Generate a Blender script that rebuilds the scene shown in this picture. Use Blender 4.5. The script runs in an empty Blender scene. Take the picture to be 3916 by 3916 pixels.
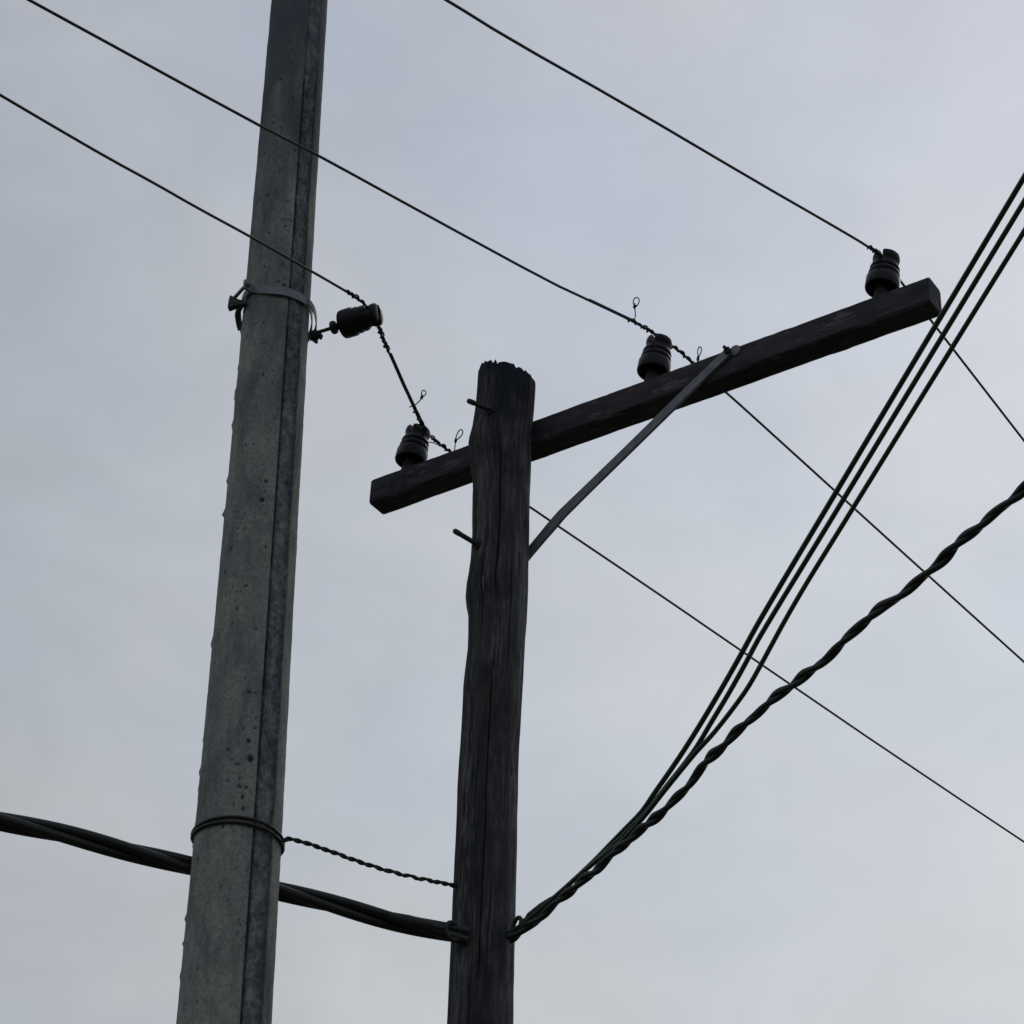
import bpy, math, random
import numpy as np
from math import sin, cos, radians, pi, sqrt, atan2
from mathutils import Vector, Matrix

random.seed(7)
rng = np.random.default_rng(11)
S = bpy.context.scene
COL = S.collection

# ------------------------------------------------------------------ camera
F_PX, CPX = 11000.0, 1958.0          # focal length and half frame, in photograph pixels
ELEV, ROLL = radians(36.0), 0.027
CAM = np.array([0.0, 0.0, 1.6])
FW = np.array([0, cos(ELEV), sin(ELEV)])
R0 = np.array([1.0, 0, 0]); U0 = np.array([0, -sin(ELEV), cos(ELEV)])
RT = R0 * cos(ROLL) + U0 * sin(ROLL)
UP = -R0 * sin(ROLL) + U0 * cos(ROLL)
cam = bpy.data.cameras.new('camera')
cam.sensor_width = 36.0
cam.lens = 36.0 * F_PX / (2 * CPX)
cam.clip_start, cam.clip_end = 0.1, 5000.0
co = bpy.data.objects.new('camera', cam)
COL.objects.link(co)
M = Matrix((tuple(RT), tuple(UP), tuple(-FW))).transposed().to_4x4()
M.translation = Vector(CAM)
co.matrix_world = M
S.camera = co

# ------------------------------------------------------------------ world, sun, exposure
SUN_EL, SUN_AZ = radians(48.0), radians(28.0)       # veiled sun ahead of the camera, to the right
SUND = Vector((sin(SUN_AZ) * cos(SUN_EL), cos(SUN_AZ) * cos(SUN_EL), sin(SUN_EL)))
world = bpy.data.worlds.new('World')
S.world = world
world.use_nodes = True
wn, wl = world.node_tree.nodes, world.node_tree.links
wn.clear()


def wnode(t, **kw):
    n = wn.new(t)
    for k, v in kw.items():
        setattr(n, k, v)
    return n


sky = wnode('ShaderNodeTexSky', sky_type='NISHITA', sun_disc=False)
sky.sun_elevation = SUN_EL
sky.sun_rotation = SUN_AZ
sky.air_density, sky.dust_density = 1.0, 3.0
tc = wnode('ShaderNodeTexCoord')
n1 = wnode('ShaderNodeTexNoise')
n1.inputs['Scale'].default_value = 7.0
n1.inputs['Detail'].default_value = 3.0
n1.inputs['Roughness'].default_value = 0.45
mp = wnode('ShaderNodeMapping')
mp.inputs['Location'].default_value = (1.3, 0.4, 2.2)
mp.inputs['Scale'].default_value = (1.0, 1.0, 1.7)
wl.new(tc.outputs['Generated'], mp.inputs['Vector'])
wl.new(mp.outputs['Vector'], n1.inputs['Vector'])
ramp = wnode('ShaderNodeValToRGB')
ramp.color_ramp.elements[0].position = 0.30
ramp.color_ramp.elements[0].color = (0.815, 0.91, 1.10, 1)
ramp.color_ramp.elements[1].position = 0.70
ramp.color_ramp.elements[1].color = (0.935, 1.0, 1.115, 1)
wl.new(n1.outputs['Fac'], ramp.inputs['Fac'])
# broad glow of the sun behind the cloud deck
dot = wnode('ShaderNodeVectorMath', operation='DOT_PRODUCT')
GLOW = Vector((sin(radians(20)) * cos(radians(27)), cos(radians(20)) * cos(radians(27)), sin(radians(27))))
dot.inputs[1].default_value = tuple(GLOW)
wl.new(tc.outputs['Generated'], dot.inputs[0])
mr = wnode('ShaderNodeMapRange')
mr.inputs['From Min'].default_value = 0.84
mr.inputs['From Max'].default_value = 1.0
wl.new(dot.outputs['Value'], mr.inputs['Value'])
pw = wnode('ShaderNodeMath', operation='POWER')
pw.inputs[1].default_value = 1.7
wl.new(mr.outputs['Result'], pw.inputs[0])
# finer mottling of the cloud base
n2 = wnode('ShaderNodeTexNoise')
n2.inputs['Scale'].default_value = 17.0
n2.inputs['Detail'].default_value = 5.0
n2.inputs['Roughness'].default_value = 0.55
n2.inputs['Distortion'].default_value = 0.6
wl.new(mp.outputs['Vector'], n2.inputs['Vector'])
mot = wnode('ShaderNodeMath', operation='MULTIPLY_ADD')
mot.inputs[1].default_value = 1.15
mot.inputs[2].default_value = 3.98
wl.new(n2.outputs['Fac'], mot.inputs[0])
glo = wnode('ShaderNodeMath', operation='MULTIPLY_ADD')
glo.inputs[1].default_value = 2.15
wl.new(pw.outputs['Value'], glo.inputs[0])
wl.new(mot.outputs['Value'], glo.inputs[2])
# the deck greys out and warms a little towards the horizon
sep = wnode('ShaderNodeSeparateXYZ')
wl.new(tc.outputs['Generated'], sep.inputs[0])
low = wnode('ShaderNodeValToRGB')
low.color_ramp.elements[0].position = 0.46
low.color_ramp.elements[0].color = (1.03, 1.005, 0.915, 1)
low.color_ramp.elements[1].position = 0.70
low.color_ramp.elements[1].color = (1.0, 1.0, 1.0, 1)
wl.new(sep.outputs['Z'], low.inputs['Fac'])
tint = wnode('ShaderNodeMix', data_type='RGBA', blend_type='MULTIPLY')
tint.inputs[0].default_value = 1.0
wl.new(ramp.outputs['Color'], tint.inputs[6])
wl.new(low.outputs['Color'], tint.inputs[7])
mul = wnode('ShaderNodeVectorMath', operation='SCALE')
wl.new(tint.outputs[2], mul.inputs[0])
wl.new(glo.outputs['Value'], mul.inputs['Scale'])
mx = wnode('ShaderNodeMix', data_type='RGBA')
mx.inputs[0].default_value = 0.95
wl.new(sky.outputs['Color'], mx.inputs[6])
wl.new(mul.outputs['Vector'], mx.inputs[7])
bg = wnode('ShaderNodeBackground')
bg.inputs['Strength'].default_value = 0.1
wl.new(mx.outputs[2], bg.inputs['Color'])
wo = wnode('ShaderNodeOutputWorld')
wl.new(bg.outputs['Background'], wo.inputs['Surface'])

sun = bpy.data.lights.new('sun', 'SUN')
sun.energy = 0.5
sun.angle = radians(25)
sun.color = (1.0, 0.96, 0.9)
so = bpy.data.objects.new('sun', sun)
COL.objects.link(so)
so.rotation_euler = SUND.to_track_quat('Z', 'Y').to_euler()

S.view_settings.view_transform = 'Standard'
S.view_settings.look = 'None'
S.view_settings.exposure = 0.0
S.view_settings.gamma = 1.0
S.view_settings.use_curve_mapping = False
S.render.engine = 'CYCLES'
S.cycles.max_bounces = 6


# ------------------------------------------------------------------ surveying the photograph
def V(*a):
    return np.array(a, float)


def ray(x, y):
    return FW + RT * (x - CPX) / F_PX + UP * (CPX - y) / F_PX


def on_y(x, y, Y):
    r = ray(x, y); return CAM + r * (Y / r[1])


def on_z(x, y, z):
    r = ray(x, y); return CAM + r * ((z - CAM[2]) / r[2])


def on_plane(x, y, p, n):
    r = ray(x, y); return CAM + r * (((np.asarray(p) - CAM) @ n) / (r @ n))


def unit(v):
    v = np.asarray(v, float); return v / np.linalg.norm(v)


def vert_plane(az):                  # normal of the vertical plane that runs along bearing az
    d = V(sin(az), cos(az), 0); return V(d[1], -d[0], 0), d


# ------------------------------------------------------------------ mesh helpers
class MB:
    def __init__(s):
        s.v, s.f = [], []

    def add(s, vs, fs):
        o = len(s.v)
        s.v += [tuple(map(float, p)) for p in vs]
        s.f += [tuple(i + o for i in f) for f in fs]

    def box(s, c, ax, ay, az, hx, hy, hz, bev=0.0):
        c, ax, ay, az = map(np.asarray, (c, ax, ay, az))
        bm_v = [c + ax * hx * i + ay * hy * j + az * hz * k for i in (-1, 1) for j in (-1, 1) for k in (-1, 1)]
        s.add(bm_v, [(0, 1, 3, 2), (4, 6, 7, 5), (0, 4, 5, 1), (2, 3, 7, 6), (0, 2, 6, 4), (1, 5, 7, 3)])

    def rings(s, rings, close0=True, close1=True):
        n = len(rings[0]); vs = [p for r in rings for p in r]; fs = []
        for i in range(len(rings) - 1):
            for j in range(n):
                k = (j + 1) % n
                fs.append((i * n + j, i * n + k, (i + 1) * n + k, (i + 1) * n + j))
        if close0: fs.append(tuple(range(n - 1, -1, -1)))
        if close1: fs.append(tuple((len(rings) - 1) * n + j for j in range(n)))
        s.add(vs, fs)

    def tube(s, pts, r, n=8, caps=True, closed=False):
        pts = [np.asarray(p, float) for p in pts]; m = len(pts)
        rr = r if hasattr(r, '__len__') else [r] * m
        T = []
        for i in range(m):
            if closed:
                T.append(unit(pts[(i + 1) % m] - pts[i - 1]))
            else:
                T.append(unit(pts[min(i + 1, m - 1)] - pts[max(i - 1, 0)]))
        a = V(0, 0, 1) if abs(T[0][2]) < 0.8 else V(1, 0, 0)
        X = unit(np.cross(T[0], a)); rings = []
        for i in range(m):
            X = unit(X - T[i] * (X @ T[i])); Y = np.cross(T[i], X)
            rings.append([pts[i] + (X * cos(2 * pi * k / n) + Y * sin(2 * pi * k / n)) * rr[i] for k in range(n)])
        if closed:
            rings.append(rings[0])
        s.rings(rings, caps and not closed, caps and not closed)

    def lathe(s, prof, base, axis, n=40, fn=None):
        axis = unit(axis); a = V(0, 0, 1) if abs(axis[2]) < 0.9 else V(0, 1, 0)
        X = unit(np.cross(a, axis)); Y = np.cross(axis, X); base = np.asarray(base)
        rings = []
        for r, h in prof:
            ring = []
            for k in range(n):
                t = 2 * pi * k / n; x, y, hh = r * cos(t), r * sin(t), h
                if fn: x, y, hh = fn(x, y, hh)
                ring.append(base + X * x + Y * y + axis * hh)
            rings.append(ring)
        s.rings(rings)

    def build(s, name, mat, parent=None, smooth=True, angle=40):
        me = bpy.data.meshes.new(name)
        loc = np.array(parent.location) if parent else np.zeros(3)
        if parent and parent.get('_abs') is not None:
            loc = np.zeros(3)
        me.from_pydata([tuple(np.array(p) - loc) for p in s.v], [], s.f)
        return link_mesh(me, name, mat, parent, smooth, angle)


def link_mesh(me, name, mat, parent, smooth=True, angle=40):
    me.materials.append(mat)
    if smooth:
        me.shade_smooth()
        me.set_sharp_from_angle(angle=radians(angle))
    o = bpy.data.objects.new(name, me)
    COL.objects.link(o)
    if parent: o.parent = parent
    return o


def thing(name, label, cat, loc, group=None):
    o = bpy.data.objects.new(name, None)
    COL.objects.link(o)
    o.empty_display_size = 0.1
    o.location = tuple(map(float, loc))
    o['label'] = label; o['category'] = cat
    if group: o['group'] = group
    return o


def smooth_path(pts, step=0.02, relax=2):
    pts = [np.asarray(p, float) for p in pts]
    for _ in range(relax):
        q = [pts[0]]
        for a, b in zip(pts[:-1], pts[1:]):
            q += [a * .75 + b * .25, a * .25 + b * .75]
        pts = q + [pts[-1]]
    return resample(pts, step)


def resample(pts, step):
    P = np.array(pts); d = np.r_[0, np.cumsum(np.linalg.norm(np.diff(P, axis=0), axis=1))]
    n = max(2, int(d[-1] / step) + 1); t = np.linspace(0, d[-1], n)
    return [np.array([np.interp(x, d, P[:, k]) for k in range(3)]) for x in t]


def helix(path, rad, pitch, phase=0.0, jitter=0.0, step=0.003):
    P = resample(path, step); X = None; out = []; ph = phase; jr = 0
    for i, p in enumerate(P):
        T = unit(P[min(i + 1, len(P) - 1)] - P[max(i - 1, 0)])
        if X is None: X = unit(np.cross(T, V(0.3, 0.2, 1)))
        X = unit(X - T * (X @ T)); Y = np.cross(T, X)
        if jitter: jr = 0.93 * jr + random.gauss(0, jitter)
        ph += 2 * pi * step / pitch * (1 + jr)
        rr = rad(i / (len(P) - 1)) if callable(rad) else rad
        out.append(p + (X * cos(ph) + Y * sin(ph)) * rr)
    return out


def grid_noise(nu, nv, cu, cv, seed):        # value noise on an nu x nv grid, periodic along u, cells cu x cv
    g = np.random.default_rng(seed).random((cu, cv + 3))
    u = np.arange(nu) / nu * cu; v = np.arange(nv) / max(nv - 1, 1) * cv
    iu = u.astype(int); iv = v.astype(int); fu = u - iu; fv = v - iv
    fu = fu * fu * (3 - 2 * fu); fv = fv * fv * (3 - 2 * fv)
    a = g[np.ix_(iu % cu, iv)]; b = g[np.ix_((iu + 1) % cu, iv)]
    c = g[np.ix_(iu % cu, iv + 1)]; d = g[np.ix_((iu + 1) % cu, iv + 1)]
    fu = fu[:, None]; fv = fv[None, :]
    return ((a * (1 - fu) + b * fu) * (1 - fv) + (c * (1 - fu) + d * fu) * fv) - 0.5


def grid_mesh(name, P, mat, parent, cols=None, attrs=None, cap=None, angle=60):
    """P[u, v, 3]: a closed (in u) sheet; cols limits it to a run of columns."""
    nu, nv, _ = P.shape
    if cols is None:
        ci = np.arange(nu + 1) % nu; W = nu
        verts = P.reshape(-1, 3)
        idx = np.arange(nu * nv).reshape(nu, nv)
        idx = np.vstack([idx, idx[:1]])
    else:
        verts = P[cols].reshape(-1, 3); W = len(cols)
        idx = np.arange(W * nv).reshape(W, nv)
    q = np.stack([idx[:-1, :-1], idx[1:, :-1], idx[1:, 1:], idx[:-1, 1:]], -1).reshape(-1, 4)
    verts = verts - np.array(parent.location)
    faces = q.tolist(); vl = verts.tolist()
    if cap is not None:
        k = len(vl); vl.append((np.array(cap) - np.array(parent.location)).tolist())
        top = idx[:, -1]
        for i in range(len(top) - 1):
            faces.append([int(top[i]), int(top[i + 1]), k])
    me = bpy.data.meshes.new(name)
    me.from_pydata(vl, [], faces)
    for an, arr in (attrs or {}).items():
        a = me.attributes.new(an, 'FLOAT', 'POINT')
        d = (arr if cols is None else arr[cols]).reshape(-1).astype(np.float32)
        if cap is not None: d = np.r_[d, 0.0].astype(np.float32)
        a.data.foreach_set('value', d)
    return link_mesh(me, name, mat, parent, True, angle)


# ------------------------------------------------------------------ materials
class Mat:
    def __init__(s, name):
        s.m = bpy.data.materials.new(name); s.m.use_nodes = True
        s.n, s.l = s.m.node_tree.nodes, s.m.node_tree.links
        s.b = s.n['Principled BSDF']

    def noise(s, scale, stretch=(1, 1, 1), detail=4, rough=0.55, loc=(0, 0, 0)):
        t = s.n.new('ShaderNodeTexCoord'); m = s.n.new('ShaderNodeMapping')
        m.inputs['Scale'].default_value = stretch; m.inputs['Location'].default_value = loc
        n = s.n.new('ShaderNodeTexNoise')
        n.inputs['Scale'].default_value = scale; n.inputs['Detail'].default_value = detail
        n.inputs['Roughness'].default_value = rough
        s.l.new(t.outputs['Object'], m.inputs['Vector']); s.l.new(m.outputs['Vector'], n.inputs['Vector'])
        return n.outputs['Fac']

    def ramp(s, sock, stops):
        r = s.n.new('ShaderNodeValToRGB'); e = r.color_ramp.elements
        while len(e) < len(stops): e.new(0.5)
        for el, (p, c) in zip(e, stops):
            el.position = p; el.color = (c, c, c, 1) if not hasattr(c, '__len__') else (*c, 1)
        s.l.new(sock, r.inputs['Fac']); return r.outputs['Color']

    def mix(s, fac, a, b, blend='MIX'):
        n = s.n.new('ShaderNodeMix'); n.data_type = 'RGBA'; n.blend_type = blend
        for sock, v in ((n.inputs[0], fac), (n.inputs[6], a), (n.inputs[7], b)):
            if isinstance(v, (int, float)): sock.default_value = v if sock == n.inputs[0] else (v, v, v, 1)
            elif isinstance(v, tuple): sock.default_value = (*v, 1)
            else: s.l.new(v, sock)
        return n.outputs[2]

    def attr(s, name):
        a = s.n.new('ShaderNodeAttribute'); a.attribute_name = name; return a.outputs['Fac']

    def zpos(s, z0, z1):
        t = s.n.new('ShaderNodeTexCoord'); x = s.n.new('ShaderNodeSeparateXYZ'); r = s.n.new('ShaderNodeMapRange')
        r.inputs['From Min'].default_value = z0; r.inputs['From Max'].default_value = z1
        s.l.new(t.outputs['Object'], x.inputs[0]); s.l.new(x.outputs['Z'], r.inputs['Value'])
        return r.outputs['Result']

    def math(s, op, a, b):
        n = s.n.new('ShaderNodeMath'); n.operation = op
        for i, v in enumerate((a, b)):
            if isinstance(v, (int, float)): n.inputs[i].default_value = v
            else: s.l.new(v, n.inputs[i])
        return n.outputs[0]

    def bump(s, sock, dist, strength=1.0):
        b = s.n.new('ShaderNodeBump'); b.inputs['Distance'].default_value = dist
        b.inputs['Strength'].default_value = strength
        s.l.new(sock, b.inputs['Height']); s.l.new(b.outputs['Normal'], s.b.inputs['Normal'])

    def done(s, color, rough=0.8, metal=0.0, spec=0.3):
        if isinstance(color, tuple): s.b.inputs['Base Color'].default_value = (*color, 1)
        else: s.l.new(color, s.b.inputs['Base Color'])
        if isinstance(rough, (int, float)): s.b.inputs['Roughness'].default_value = rough
        else: s.l.new(rough, s.b.inputs['Roughness'])
        s.b.inputs['Metallic'].default_value = metal
        s.b.inputs['Specular IOR Level'].default_value = spec
        return s.m


def mat_concrete(strip=False):
    m = Mat('rough_concrete' if strip else 'weathered_concrete')
    base = m.ramp(m.noise(7, (1, 1, .5), 7, .62), [(.3, (.165, .172, .172)), (.52, (.225, .230, .218)), (.72, (.285, .287, .264))])
    fine = m.ramp(m.noise(95, (1, 1, .8), 6, .7), [(.32, .66), (.68, 1.22)])
    c = m.mix(1.0, base, fine, 'MULTIPLY')
    # dark algae and soot: broad blotches and runs, heavier on the old top of the pole
    runs = m.noise(4.2, (2.2, 2.2, .62), 7, .66, (3, 1, .3))
    top = m.zpos(7.6, 9.4)
    soot = m.ramp(m.math('ADD', runs, m.math('MULTIPLY', top, .25)), [(.48, 0.0), (.62, .55), (.76, .9)])
    c = m.mix(soot, c, (.066, .075, .095))
    drips = m.ramp(m.noise(24, (1, 1, .10), 5, .65, (0, 5, 0)), [(.58, 0.0), (.76, .45)])
    c = m.mix(drips, c, (.06, .07, .09))
    spots = m.ramp(m.noise(48, (1, 1, .8), 4, .65, (9, 2, 4)), [(.62, 0.0), (.72, .75)])
    c = m.mix(spots, c, (.055, .065, .082))
    rust = m.ramp(m.noise(13, (1, 1, .18), 4, .6, (1, 8, 2)), [(.62, 0.0), (.82, .22)])
    c = m.mix(rust, c, (.16, .13, .11))
    if strip:
        g = m.ramp(m.noise(30, (1, 1, .6), 9, .78), [(.38, (.030, .037, .055)), (.50, (.095, .103, .122)), (.64, (.23, .24, .245))])
        c = m.mix(.75, c, g)
    c = m.mix(m.attr('pit'), c, (.03, .035, .05))
    m.bump(m.noise(150 if not strip else 70, (1, 1, .8), 5, .7), .0015 if not strip else .004, .7)
    return m.done(c, .95, 0, .12)


def mat_wood():
    m = Mat('weathered_pole_wood')
    fib = m.noise(46, (1, 1, .13), 9, .72)
    c = m.ramp(fib, [(.30, (.019, .020, .027)), (.48, (.040, .041, .049)), (.60, (.075, .076, .080)), (.74, (.17, .165, .155))])
    big = m.ramp(m.noise(4, (1, 1, .3), 4, .6, (2, 0, 1)), [(.35, .5), (.68, 1.35)])
    c = m.mix(1.0, c, big, 'MULTIPLY')
    tone = m.ramp(m.noise(9, (1, 1, .25), 6, .66, (0, 0, 6)), [(.4, 0.0), (.7, .5)])
    c = m.mix(tone, c, (.05, .040, .038))
    old = m.ramp(m.math('ADD', m.noise(11, (1, 1, .5), 5, .6, (7, 3, 0)), m.math('MULTIPLY', m.zpos(7.55, 8.0), .3)), [(.50, 0.0), (.72, .95)])
    c = m.mix(old, c, (.014, .017, .027))
    c = m.mix(m.attr('crack'), c, (.007, .008, .011))
    grain = m.ramp(m.noise(85, (1, 1, .13), 7, .75, (1, 1, 1)), [(.40, .05), (.60, 1.0)])
    sv = m.mix(1.0, m.attr('silver'), grain, 'MULTIPLY')
    c = m.mix(sv, c, (.225, .235, .24))
    m.bump(m.noise(52, (1, 1, .09), 8, .72), .003, .8)
    return m.done(c, .92, 0, .15)


def mat_arm():
    m = Mat('creosoted_timber')
    c = m.ramp(m.noise(12, (.25, 1, 1), 6, .65), [(.3, (.022, .023, .034)), (.55, (.041, .037, .047)), (.72, (.062, .048, .054))])
    flake = m.ramp(m.noise(20, (.42, 1.7, 1.7), 7, .74, (4, 1, 0)), [(.565, 0.0), (.625, .8)])
    c = m.mix(flake, c, (.105, .108, .118))
    split = m.ramp(m.noise(30, (.06, 1, 1), 5, .7, (0, 2, 3)), [(.33, .85), (.42, 0.0)])
    c = m.mix(split, c, (.008, .009, .014))
    m.bump(m.noise(50, (.15, 1, 1), 5, .7), .003, .7)
    return m.done(c, .85, 0, .2)


def mat_plain(name, a, b, rough, metal=0.0, spec=.3, scale=30, bump=.0008):
    m = Mat(name)
    f = m.noise(scale, (1, 1, 1), 5, .6)
    c = m.ramp(f, [(.3, a), (.7, b)])
    if bump: m.bump(m.noise(scale * 4, (1, 1, 1), 4, .6), bump, .6)
    return m.done(c, rough, metal, spec)


CONC, CONC_STRIP, WOOD, ARM = mat_concrete(), mat_concrete(True), mat_wood(), mat_arm()
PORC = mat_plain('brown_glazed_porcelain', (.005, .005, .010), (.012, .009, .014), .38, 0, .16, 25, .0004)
PIN = mat_plain('rusty_pin_steel', (.018, .015, .018), (.035, .027, .028), .75, 0, .2, 60)
GALV = mat_plain('dull_galvanised_steel', (.11, .118, .14), (.185, .195, .22), .62, .25, .35, 35)
BOLTM = mat_plain('dark_steel_hardware', (.02, .024, .022), (.045, .05, .048), .7, .2, .3, 70)
WIRE = mat_plain('oxidised_bare_wire', (.014, .017, .018), (.03, .033, .032), .6, .2, .3, 90, .0003)
RUBBER = mat_plain('black_cable_sheath', (.006, .009, .011), (.012, .015, .016), .5, 0, .35, 20, .0003)
FRINGE_SHEATH = mat_plain('green_fringe_cable_sheath', (.006, .022, .015), (.012, .036, .024), .45, 0, .35, 20, .0003)  # black sheath, with green lens fringing from its edges mixed into the colour


def mat_ground():
    m = Mat('dry_grass_and_earth')
    c = m.ramp(m.noise(.6, (1, 1, 1), 8, .65), [(.35, (.08, .09, .05)), (.55, (.13, .125, .08)), (.7, (.19, .165, .125))])
    m.bump(m.noise(8, (1, 1, 1), 6, .7), .05, .8)
    return m.done(c, 1.0, 0, .1)


# ------------------------------------------------------------------ ground
g = MB()
n, half = 24, 1500.0
for i in range(n + 1):
    for j in range(n + 1):
        g.v.append((half * (2 * i / n - 1), half * (2 * j / n - 1), 0.0))
g.f = [(i * (n + 1) + j, (i + 1) * (n + 1) + j, (i + 1) * (n + 1) + j + 1, i * (n + 1) + j + 1) for i in range(n) for j in range(n)]
go = g.build('ground', mat_ground(), None, False)
go['kind'] = 'structure'; go['label'] = 'dry grass and bare earth the poles stand in'

# ------------------------------------------------------------------ wooden pole
YW = 7.969
L_ED = [(1833.5, 1407), (1821, 1542), (1817, 1570), (1803, 1642), (1791, 1688), (1789.4, 1716), (1795.6, 1766), (1806.5, 1828),
        (1808, 1874), (1807, 1900), (1806, 2045), (1799, 2132), (1790.5, 2198), (1782, 2244), (1780, 2277), (1784, 2314),
        (1790.5, 2347), (1790, 2418), (1788, 2480), (1778, 2562), (1770.6, 2625), (1767.7, 2690), (1763.5, 2769), (1759, 2852),
        (1754, 2935), (1749, 3017), (1746, 3121), (1741.6, 3225)]
R_ED = [(2049, 1460), (2047, 1517), (2043.5, 1564), (2039.4, 1606), (2033, 1688), (2031, 1775), (2027, 1890), (2026.5, 1930),
        (2025.6, 2024), (2022, 2165), (2020, 2231), (2018, 2293), (2014, 2376), (2008, 2438), (2003.5, 2541), (2000, 2610),
        (1991, 2748), (1985, 2852), (1982, 2955), (1980, 3038), (1977.6, 3121), (1976.4, 3225)]


def edge_z(ed, Y):
    P = np.array([on_y(x, y, Y) for x, y in ed]); o = np.argsort(P[:, 2]); return P[o, 2], P[o, 0]


lz, lx = edge_z(L_ED, YW); rz, rx = edge_z(R_ED, YW)


def wood_cr(z):
    z = np.asarray(z, float)
    zz = np.clip(z, lz[0], 8.2)
    xl = np.interp(zz, lz, lx); xr = np.interp(zz, rz, rx)
    k = np.clip(lz[0] - z, 0, None)
    return (xl + xr) / 2 - .002 * k, (xr - xl) / 2 + .006 * k


def wood_hit(x, y):                 # front of the wooden pole where the sight line of a photograph pixel meets it
    p = on_y(x, y, YW - .09)
    for _ in range(6):
        c, r = wood_cr(p[2]); dx = np.clip((p[0] - c) / r, -.98, .98)
        p = on_y(x, y, YW - r * sqrt(1 - dx * dx))
    return p, float(atan2(p[0] - wood_cr(p[2])[0], YW - p[1]))


TOPPX = [(1835, 1407), (1845, 1402), (1850, 1393), (1845.5, 1384), (1858, 1381), (1878, 1380), (1886, 1389), (1890, 1383), (1910, 1384),
         (1937, 1386), (1957, 1392), (1977, 1408), (1983, 1402), (2004, 1415), (2019, 1423), (2035, 1440), (2047, 1458)]
tp = [wood_hit(x, y) for x, y in TOPPX]
ta = np.array([a for _, a in tp]); tz = np.array([p[2] for p, _ in tp]); o = np.argsort(ta); ta, tz = ta[o], tz[o]

NU, NV = 200, 720
phi = np.arange(NU) / NU * 2 * pi - pi          # 0 faces the camera side (-Y)
zmax = 8.3
t = np.linspace(0, 1, NV)
ZT = np.interp(phi, np.r_[-pi, ta, pi], np.r_[(tz[0] + tz[-1]) / 2, tz, (tz[0] + tz[-1]) / 2])
ZT = ZT + grid_noise(NU, 2, 97, 1, 3)[:, 0] * .0035
for a_, w_, h_ in ((-.93, 2, .010), (-.80, 1, -.007), (-.62, 3, .005), (-.45, 1, .013), (-.38, 1, -.013), (-.1, 3, .003), (.22, 1, .009), (.3, 2, -.003),
                   (.62, 1, -.009), (.70, 2, .005), (.95, 4, .002), (1.2, 3, -.003), (1.9, 3, .02), (2.6, 4, -.03), (-2.2, 3, .02), (-2.8, 2, .015)):
    i_ = int(np.argmin(np.abs(phi - a_)))
    for j_ in range(-w_, w_ + 1): ZT[(i_ + j_) % NU] += h_ * (1 - abs(j_) / (w_ + 1.0)) * random.uniform(.6, 1.2)
tpole = np.where(t < .02, t / .02 * 5.3, 0)
Z = np.where(t[None, :] < .02, t[None, :] / .02 * 5.3, 5.3 + (t[None, :] - .02) / .98 * (ZT[:, None] - 5.3))
cx, rr = wood_cr(Z)
fib = grid_noise(NU, NV, 67, 9, 21) * .0020 + grid_noise(NU, NV, 100, 22, 22) * .0016 + grid_noise(NU, NV, 23, 6, 23) * .0036 + grid_noise(NU, NV, 11, 34, 24) * .0014
crack = np.zeros((NU, NV)); silver = np.zeros((NU, NV)); depth = np.zeros((NU, NV))
zr = np.linspace(5.3, 8.0, 200)


def add_crack(z0, z1, a0, drift, w, d, seed):
    r_ = np.random.default_rng(seed)
    wob = np.cumsum(r_.normal(0, .006, 200)); wob -= np.linspace(wob[0], wob[-1], 200)
    cen = a0 + drift * (Z - z0) / (z1 - z0) + np.interp(Z, zr, wob)
    s = np.clip((Z - z0) / (z1 - z0), 0, 1); prof = np.clip(np.sin(pi * s) * 1.6, 0, 1) * ((Z > z0) & (Z < z1))
    dist = np.abs(phi[:, None] - cen); k = np.clip(1 - dist / (w * (.4 + .6 * prof) + 1e-6), 0, 1) * (prof > 0)
    np.maximum(crack, np.clip(k * 1.7, 0, 1) * prof, out=crack)
    np.maximum(depth, k * d * prof, out=depth)


def az_wood(x, y): return wood_hit(x, y)[1], wood_hit(x, y)[0][2]


a0, z0 = az_wood(1893, 2250); a1, z1 = az_wood(1912, 1640)
add_crack(z0 - .15, z1 + .1, a0, a1 - a0, .034, .009, 1)
add_crack(5.3, 7.0, -.12, .1, .030, .008, 2)
for k in range(22):
    zz = random.uniform(5.3, 7.9); add_crack(zz, zz + random.uniform(.15, .8), random.uniform(-1.4, 1.4), random.uniform(-.08, .08),
                                             random.uniform(.014, .03), random.uniform(.002, .005), 10 + k)
for k in range(60):                       # silvery lifted fibres, mostly left of centre, as on the old pole
    zz = random.choice((random.uniform(5.5, 7.6), random.uniform(7.05, 7.6))); a = random.choice((random.gauss(-.5, .22), random.gauss(-.8, .2), random.gauss(.85, .15)))
    ln = random.uniform(.1, .38); w = random.uniform(.012, .03)
    s = (Z - zz) / ln; ok = (s > 0) & (s < 1)
    cen = a + .05 * np.sin(Z * 9 + k)
    kk = np.clip(1 - np.abs(phi[:, None] - cen) / w, 0, 1) * np.sin(pi * np.clip(s, 0, 1)) * ok
    np.maximum(silver, kk * random.uniform(.4, 1.0), out=silver)
brk = grid_noise(NU, NV, 60, 26, 61) + .7 * grid_noise(NU, NV, 100, 60, 62)
rimr = np.exp(-((phi[:, None] - 1.02) / .2) ** 2) * np.clip((7.45 - Z) / .5, 0, 1) * .42
riml = np.exp(-((phi[:, None] + .78) / .26) ** 2) * np.clip((7.1 - Z) / .8, .15, 1) * .5
silver = np.clip(np.maximum(silver, (rimr + riml) * np.clip(.75 + 1.5 * brk, 0, 1.5)), 0, 1)
Rr = rr + fib - depth + silver * .002
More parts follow.
